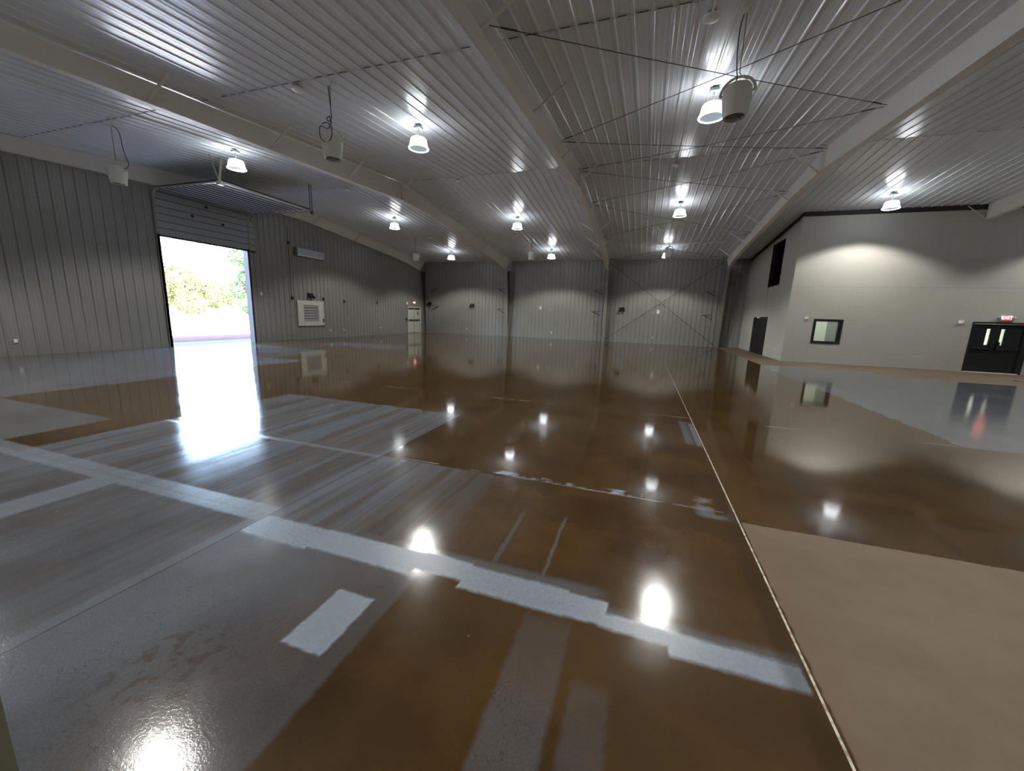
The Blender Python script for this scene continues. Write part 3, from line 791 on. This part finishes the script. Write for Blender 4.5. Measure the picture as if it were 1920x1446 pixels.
# emergency twin-head light (black)
def twin(name, label, loc, normal, mat='dark', group=None):
    ang = {'x': 0, 'y': -PI/2}[normal]
    r = thing(name, label, 'emergency light', loc, ang, group)
    MB().box(0, .09, -.17, .17, -.07, .12).build('housing', mat, r, bevel=.01)
    for s in (-1, 1):
        h = MB(); h.tube([(.07, s*.12, -.06), (.13, s*.13, -.10), (.18, s*.14, -.12)], [.05, .07, .075], 14); h.build('lamp_head', mat, r, True)
    return r
GE = 'black twin head emergency lights'
twin('emergency_light', 'black twin head emergency light above the white louvre vent', (LX, 17.55, 2.44), 'x', group=GE)
twin('emergency_light', 'black twin head emergency light on the far wall, left bay', (-13.62, D-.03, 2.40), 'y', group=GE)
twin('emergency_light', 'black twin head emergency light on the far wall, braced right bay', (-1.6, D-.03, 2.40), 'y', group=GE)
twin('emergency_light', 'black twin head emergency light in the left rear corner', (-17.62, D-.03, 2.46), 'y', group=GE)
def small_box(name, label, cat, loc, size, mat, facing, group=None, lid=None):
    # flat box on a wall: size = (width, depth, height)
    w_, d_, h_ = size
    ang = {'x': 0, 'y': -PI/2, '-x': PI}[facing]
    r = thing(name, label, cat, loc, ang, group)
    MB().box(0, d_*.7, -w_/2, w_/2, -h_/2, h_/2).build('back_box', mat, r, bevel=.004)
    MB().box(d_*.7, d_, -w_*.38, w_*.38, -h_*.38, h_*.38).build('cover', lid or mat, r, bevel=.004)
    return r
small_box('thermostat', 'small white box right beside the open overhead door', 'switch box', (LX, 14.56, 2.35), (.10, .05, .14), 'white', 'x')
small_box('switch_box', 'small dark box at the top right corner of the louvre vent', 'switch box', (LX, 18.5, 2.27), (.09, .08, .16), 'rod', 'x')
small_box('switch_box', 'small dark box on the left wall, right of the louvre vent', 'switch box', (LX, 20.18, 2.22), (.10, .08, .18), 'rod', 'x')
small_box('switch_box', 'small dark box on the left wall, half way between vent and exit door', 'switch box', (LX, 23.41, 2.26), (.10, .08, .14), 'rod', 'x')
GO = 'small white wall outlets near the floor'
small_box('wall_outlet', 'white outlet low on the left wall near its left edge', 'outlet', (LX, 6.33, .45), (.08, .03, .12), 'white', 'x', GO)
small_box('wall_outlet', 'white outlet low on the left wall just right of the vent', 'outlet', (LX, 18.95, .45), (.08, .03, .12), 'white', 'x', GO)
small_box('wall_outlet', 'white outlet low on the left wall, second right of the vent', 'outlet', (LX, 20.08, .45), (.08, .03, .12), 'white', 'x', GO)
small_box('wall_outlet', 'white outlet low on the left wall, nearest the exit door', 'outlet', (LX, 23.75, .50), (.08, .03, .12), 'white', 'x', GO)
FY = D-.03
small_box('wall_outlet', 'white outlet low on the far wall, left bay', 'outlet', (-14.08, FY, .44), (.08, .03, .12), 'white', 'y', GO)
small_box('wall_outlet', 'white outlet low on the far wall, middle bay', 'outlet', (-6.8, FY, .46), (.08, .03, .16), 'white', 'y', GO)
small_box('wall_outlet', 'white outlet low on the far wall, braced bay', 'outlet', (.66, FY, .45), (.08, .03, .12), 'white', 'y', GO)
small_box('fire_strobe', 'white fire strobe box on the far wall, middle bay', 'strobe', (-7.76, FY, 2.33), (.16, .08, .26), 'white', 'y')
small_box('fire_strobe', 'white fire strobe box at the brace rod crossing on the far wall', 'strobe', (.89, FY, 2.27), (.18, .08, .28), 'white', 'y')
small_box('switch_box', 'small grey box right of the strobe on the far wall, middle bay', 'switch box', (-6.98, FY, 2.25), (.13, .07, .22), 'garage', 'y')
small_box('switch_box', 'small grey box left of the strobe on the braced far wall', 'switch box', (.6, FY, 2.22), (.12, .07, .18), 'garage', 'y')
small_box('switch_box', 'small grey box left of the emergency light on the far wall, left bay', 'switch box', (-14.18, FY, 2.2), (.12, .07, .2), 'garage', 'y')
small_box('switch_box', 'tiny grey box high on the far wall, middle bay', 'switch box', (-8.22, FY, 3.84), (.10, .06, .12), 'garage', 'y')
small_box('switch_box', 'small white box on the dark wall strip beside the office block', 'switch box', (5.1, FY, 2.26), (.12, .06, .15), 'white', 'y')
# wall brackets (thin triangular arms)
def arm(x, z, s, label, l=.62):
    r = thing('wall_bracket', label, 'bracket', (x, FY, z), 0, 'thin dark wall brackets at column edges')
    MB().bar((0, 0, 0), (s*l, -.02, -.28), .045, .045).build('brace', 'rod', r)
    MB().bar((0, 0, 0), (s*l, -.02, .02), .03, .03).build('arm', 'rod', r)
    return r
for (x, z, s, l) in ((-11.42, 2.16, 1, 'low bracket left of the second column'), (-11.36, 3.72, 1, 'high bracket left of the second column'),
                  (-3.77, 2.17, 1, 'low bracket left of the middle column'), (-3.71, 3.71, 1, 'high bracket left of the middle column'),
                  (3.77, 2.15, 1, 'low bracket left of the column beside the office block'), (3.81, 3.72, 1, 'high bracket left of the column beside the office block'),
                  (-16.8, 2.23, -1, 'low bracket in the left rear corner'), (-16.84, 3.70, -1, 'high bracket in the left rear corner')):
    arm(x, z, s, 'thin dark wall bracket, '+l)

# exit double door at left rear
r = struct(bpy.data.objects.new('door_2', None)); COL.objects.link(r); r.location = (LX, 28.05, 0)
mb = MB(); mb.box(0, .06, -.90, -.85, 0, 2.12); mb.box(0, .06, .85, 1.02, 0, 2.12); mb.box(0, .06, -.90, 1.02, 2.06, 2.12); mb.build('door_frame', 'doorwhite', r)
for s in (-1, 1):
    lf = MB(); lf.box(.0, .045, min(0, s*.84)+.008, max(0, s*.84)-.008, .02, 2.05); l_ = lf.build('door_leaf', 'doorwhite', r, bevel=.004)
    pb = MB(); pb.box(.045, .11, min(s*.06, s*.80), max(s*.06, s*.80), 1.00, 1.09); pb.build('push_bar', 'rod', l_, bevel=.006)
    MB().box(.045, .10, min(s*.1, s*.8), max(s*.1, s*.8), 1.93, 2.03).build('door_closer', 'rod', l_, bevel=.006)
MB().box(.045, .055, .50, .62, 1.45, 1.72).build('door_notice', 'rod', r)
MB().box(.04, .052, -.012, .012, .02, 2.05).build('meeting_gap', 'darkgap', r)

def letters(txt, h, parent, mat, depth=.006, plane='x'):
    cu = bpy.data.curves.new('sign_text', 'FONT'); cu.body = txt; cu.size = h*1.35; cu.extrude = depth; cu.align_x = 'CENTER'; cu.align_y = 'CENTER'; cu.offset = .002
    tmp = bpy.data.objects.new('lettering', cu); COL.objects.link(tmp)
    dg = bpy.context.evaluated_depsgraph_get(); me = bpy.data.meshes.new_from_object(tmp.evaluated_get(dg))
    bpy.data.objects.remove(tmp)
    me.materials.clear(); me.materials.append(M[mat])
    o = bpy.data.objects.new('lettering', me); COL.objects.link(o); o.parent = parent
    return o
def exit_sign(loc, ang, label, heads=False):
    r = thing('exit_sign', label, 'exit sign', loc, ang)
    MB().box(0, .05, -.16, .16, -.10, .10).build('housing', 'white', r, bevel=.006)
    MB().box(.05, .056, -.14, .14, -.085, .085).build('sign_face', 'red', r)
    t = letters('EXIT', .12, r, 'red_letter'); t.rotation_euler = (PI/2, 0, PI/2); t.location = (.058, 0, 0)
    if heads:
        for s in (-1, 1):
            h = MB(); h.tube([(.03, s*.17, .02), (.05, s*.24, .0), (.08, s*.27, -.03)], [.02, .045, .05], 12); h.build('lamp_head', 'garage', r, True)
    return r
exit_sign((LX, 28.1, 2.45), 0, 'red EXIT sign above the white double door at left rear')
exit_sign((13.76, YB-.01, 2.25), -PI/2, 'red EXIT sign with side lamps above the black double door', True)
small_box('emergency_horn', 'small white horn box at the upper left of the white exit door', 'horn', (LX, 27.06, 2.36), (.16, .09, .20), 'white', 'x')
small_box('door_chime', 'small dark box beside the handle side of the white exit door', 'switch box', (LX, 27.02, 1.1), (.10, .06, .24), 'rod', 'x')

# ------------------------------------------------------------------ office side face: black double door
r = struct(bpy.data.objects.new('door_3', None)); COL.objects.link(r); r.location = (XR, 25.63, 0)
mb = MB(); mb.box(-.04, 0, -1.33, -1.27, 0, 2.06); mb.box(-.04, 0, 1.26, 1.31, 0, 2.06); mb.box(-.04, 0, -1.33, 1.31, 2.02, 2.07); mb.build('door_frame', 'door_black', r)
for s in (-1, 1):
    lf = MB(); a_, c_ = (-1.27, -.03) if s < 0 else (.03, 1.26)
    lf.box(-.035, 0, a_, c_, .01, 2.02); l_ = lf.build('door_leaf', 'door_black', r, bevel=.004)
    MB().box(-.08, -.035, a_+.08, c_-.08, .98, 1.04).build('push_bar', 'dark', l_, bevel=.006)
MB().box(-.03, -.0, -.03, .03, .01, 2.02).build('centre_gap', 'darkgap', r)
MB().box(-.10, -.02, -.04, .35, 2.0, 2.07).build('door_closer', 'white', r, bevel=.005)
small_box('wall_outlet', 'outlet low on the side face of the pale office block', 'outlet', (XR, 22.33, .49), (.07, .02, .11), 'white', '-x', GO)

# ------------------------------------------------------------------ office front: window
r = struct(bpy.data.objects.new('window_1', None)); COL.objects.link(r); r.location = (7.875, YB, 0)
a0, a1, z0, z1 = -.475, .475, .98, 1.92
mb = MB()
mb.box(a0-.08, a0, -.02, .20, z0-.08, z1+.08); mb.box(a1, a1+.08, -.02, .20, z0-.08, z1+.08)
mb.box(a0, a1, -.02, .20, z0-.08, z0); mb.box(a0, a1, -.02, .20, z1, z1+.08)
mb.box(a0, a0+.035, .02, .13, z0, z1); mb.box(a1-.06, a1, .02, .13, z0, z1); mb.box(a0+.035, a1-.06, .02, .13, z0, z0+.03); mb.box(a0+.035, a1-.06, .02, .13, z1-.03, z1)
mb.build('window_frame', 'dark', r)
MB().box(a0+.001, a1-.001, .14, .146, z0+.001, z1-.001).build('window_pane', 'glass', r)
# things seen through the window
def panelbox(x, y, z0, z1, w_, mat, name, label, cat):
    t = thing(name, label, cat, (x, y, 0))
    MB().box(-w_/2, w_/2, -.04, 0, z0, z1).build('panel', mat, t, bevel=.004)
    MB().box(-w_/2-.04, w_/2+.04, -.02, 0, z1, z1+.05).build('top_trim', 'room', t)
    return t
panelbox(8.35, 25.19, 1.6, 2.7, .65, 'office_grey', 'notice_board', 'dull green board on the wall seen left through the office window', 'board')
panelbox(9.95, 25.19, .0, 2.7, 1.3, 'office_grey', 'storage_cabinet', 'grey green cabinet seen at the right through the office window', 'cabinet')
panelbox(8.3, 25.19, .5, .98, .75, 'office_grey', 'low_cabinet', 'low grey green cabinet seen at the bottom left through the office window', 'cabinet')
for nm, (x, y), e in (('office_light', (8.9, 23.6), 32), ('office_light', (14.2, 23.6), 220)):
    t = thing('office_ceiling_light', 'flat ceiling light in the %s office room' % ('left' if x < 10 else 'right'), 'ceiling light', (x, y, 2.94))
    MB().box(-.6, .6, -.3, .3, -.05, 0).build('fixture', 'white', t)
    al = bpy.data.lights.new(nm, 'AREA'); al.shape = 'RECTANGLE'; al.size = 1.1; al.size_y = .5; al.energy = e; al.color = (1, .97, .88)
    ao = bpy.data.objects.new(nm, al); COL.objects.link(ao); ao.location = (x, y, 2.87)

# black double door with narrow lites
r = struct(bpy.data.objects.new('door_4', None)); COL.objects.link(r); r.location = ((DR0+DR1)/2, YB, 0)
hw = (DR1-DR0)/2
mb = MB(); mb.box(-hw, -hw+.07, -.015, .15, 0, DRZ); mb.box(hw-.16, hw, -.015, .15, 0, DRZ); mb.box(-hw+.07, hw-.16, -.015, .15, DRZ-.07, DRZ)
mb.build('door_frame', 'dark', r)
dl0, dl1 = -hw+.07, hw-.16; mid = (dl0+dl1)/2
for s in (-1, 1):
    a_, c_ = (dl0+.004, mid-.003) if s < 0 else (mid+.003, dl1-.004)
    l0 = (13.33, 13.45)[0]-r.location.x if s < 0 else 13.77-r.location.x
    l1 = l0+.12; g0, g1 = 1.15, 1.80
    lf = MB(); lf.box(a_, l0, .06, .105, .01, DRZ-.075); lf.box(l1, c_, .06, .105, .01, DRZ-.075)
    lf.box(l0, l1, .06, .105, .01, g0); lf.box(l0, l1, .06, .105, g1, DRZ-.075)
    l_ = lf.build('door_leaf', 'door_black', r)
    MB().box(l0+.001, l1-.001, .08, .085, g0+.001, g1-.001).build('door_glass', 'glass', l_)
    hx = mid-.10 if s < 0 else mid+.09
    MB().box(hx-.035, hx+.035, -.005, .06, .93, 1.28).build('pull_handle', 'dark', l_, bevel=.008)
    MB().box(a_+.05, c_-.05, .0, .05, .97, 1.02).build('push_bar', 'dark', l_, bevel=.006)
MB().box(-hw, hw-.1, -.035, .14, 0, .028).build('threshold', 'white', r)  # the threshold's glint is put into its colour by the white material
GS = 'white strobes on the office front wall'
small_box('fire_strobe', 'white strobe on the office front above the window corner', 'strobe', (7.02, YB, 2.04), (.13, .07, .14), 'white', 'y', GS)
small_box('fire_strobe', 'white strobe on the office front left of the black double door', 'strobe', (12.42, YB, 2.04), (.14, .09, .14), 'white', 'y', GS)

# tan wall return close to the camera at lower left
b = MB(); b.box(-2.4, -1.60, YN+.03, .405, 0, 2.6); struct(b.build('trim_5', 'tan'))

# ------------------------------------------------------------------ outside
def ground_mat():
    n = NT('outdoor_ground'); X, Y, Z = n.sep(n.obj())
    f = n.noise(3, 5); red = n.mix(f, (.040, .025, .024), (.085, .058, .055)); con = n.mix(n.noise(.3, 4), (.42, .41, .38), (.52, .50, .46))  # dark red gravel strip has the building's shade put into its colour
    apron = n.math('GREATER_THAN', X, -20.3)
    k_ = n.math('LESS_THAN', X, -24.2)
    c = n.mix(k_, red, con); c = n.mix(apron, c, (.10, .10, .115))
    n.set('Base Color', c); n.set('Roughness', 1.0); n.set('Specular IOR Level', 0.0); n.set('Normal', n.bump(n.noise(30, 4), .4, .02)); return n.m
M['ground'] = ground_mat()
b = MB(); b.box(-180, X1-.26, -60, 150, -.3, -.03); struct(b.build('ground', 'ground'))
M['leaf'] = simple('leaf_green', (.095, .110, .042), .8, 0, .35, 1.5, spec=.1)
M['leaf2'] = simple('leaf_dark', (.034, .062, .024), .8, 0, .35, 1.5, spec=.1)
M['bark'] = simple('bark', (.14, .10, .07), .9, 0, .3, 6)
M['brick'] = simple('red_brick_wall', (.07, .04, .035), .85, 0, .15, 8)
M['carwhite'] = simple('pale_panel', (.10, .095, .12), .4, 0, .03, 2)
def leaf_mesh(seed, R, H, n_=5200):
    rnd = random.Random(seed); mb = MB()
    blobs = [(rnd.uniform(-.6, .6)*R, rnd.uniform(-.6, .6)*R, rnd.uniform(.25, .95)*H, rnd.uniform(.3, .55)*R) for _ in range(11)]
    for _ in range(n_):
        bx, by, bz, br = rnd.choice(blobs)
        v = Vector((rnd.gauss(0, 1), rnd.gauss(0, 1), rnd.gauss(0, 1))).normalized()*br*rnd.uniform(.6, 1.05)
        c = Vector((bx, by, bz))+v; s = rnd.uniform(.12, .26)*R/3
        u = Vector((rnd.gauss(0, 1), rnd.gauss(0, 1), rnd.gauss(0, 1))).normalized()*s; w_ = u.orthogonal().normalized()*s*.6
        mb.quad(c-u, c-w_, c+u, c+w_)
    return mb
def tree(x, y, R, H, mat, seed, label, trunk):
    t = thing('tree', label, 'tree', (x, y, -.03), 0, 'trees beyond the open door')
    leaf_mesh(seed, R, H).build('foliage', mat, t)
    q = MB(); q.tube([(0, 0, 0), (.05, .02, H*.3), (0, .1, H*.65)], [.22, .16, .08], 8)
    for a in range(4): q.tube([(0, .05, H*.4), (math.cos(a*1.6)*R*.4, math.sin(a*1.6)*R*.4, H*.7)], [.08, .03], 6)
    q.build('trunk', 'bark', t)
tree(-60, 34.6, 3.4, 6.6, 'leaf', 1, 'bright yellow green tree at the left edge of the open door', 1)
tree(-66, 39.5, 2.2, 3.4, 'leaf', 2, 'low pale bush left of centre in the open door', 1)
tree(-78, 51.0, 4.6, 6.4, 'leaf', 3, 'broad pale tree in the middle of the open door', 1)
tree(-64, 44.8, 2.0, 3.6, 'leaf', 4, 'pale green bush right of centre in the open door', 1)
tree(-52, 40.8, 2.6, 9.0, 'leaf2', 5, 'tall darker green tree at the right edge of the open door', 1)
tree(-43.5, 33.8, 1.1, 2.1, 'leaf2', 6, 'dark green shrub low at the right edge of the open door', 1)
t = thing('low_wall', 'low red brick wall outdoors at the right of the open door', 'wall', (-47, 35.6, -.03))
MB().box(-.15, .15, -1.6, 1.2, 0, .95).build('brickwork', 'brick', t); MB().box(-.2, .2, -1.65, 1.25, .95, 1.0).build('coping', 'carwhite', t)
t = thing('parked_trailer', 'small grey trailer parked outdoors beyond the open door', 'trailer', (-50, 34.2, -.03))
MB().box(-.9, .9, -.7, .7, .45, 1.25).build('body', 'carwhite', t, bevel=.06)
for s in (-1, 1):
    MB().tube([(-.0, s*.72, .3), (0, s*.86, .3)], .3, 16).build('wheel', 'rubber', t)
MB().bar((.9, 0, .45), (1.7, 0, .4), .08).build('drawbar', 'rod', t)
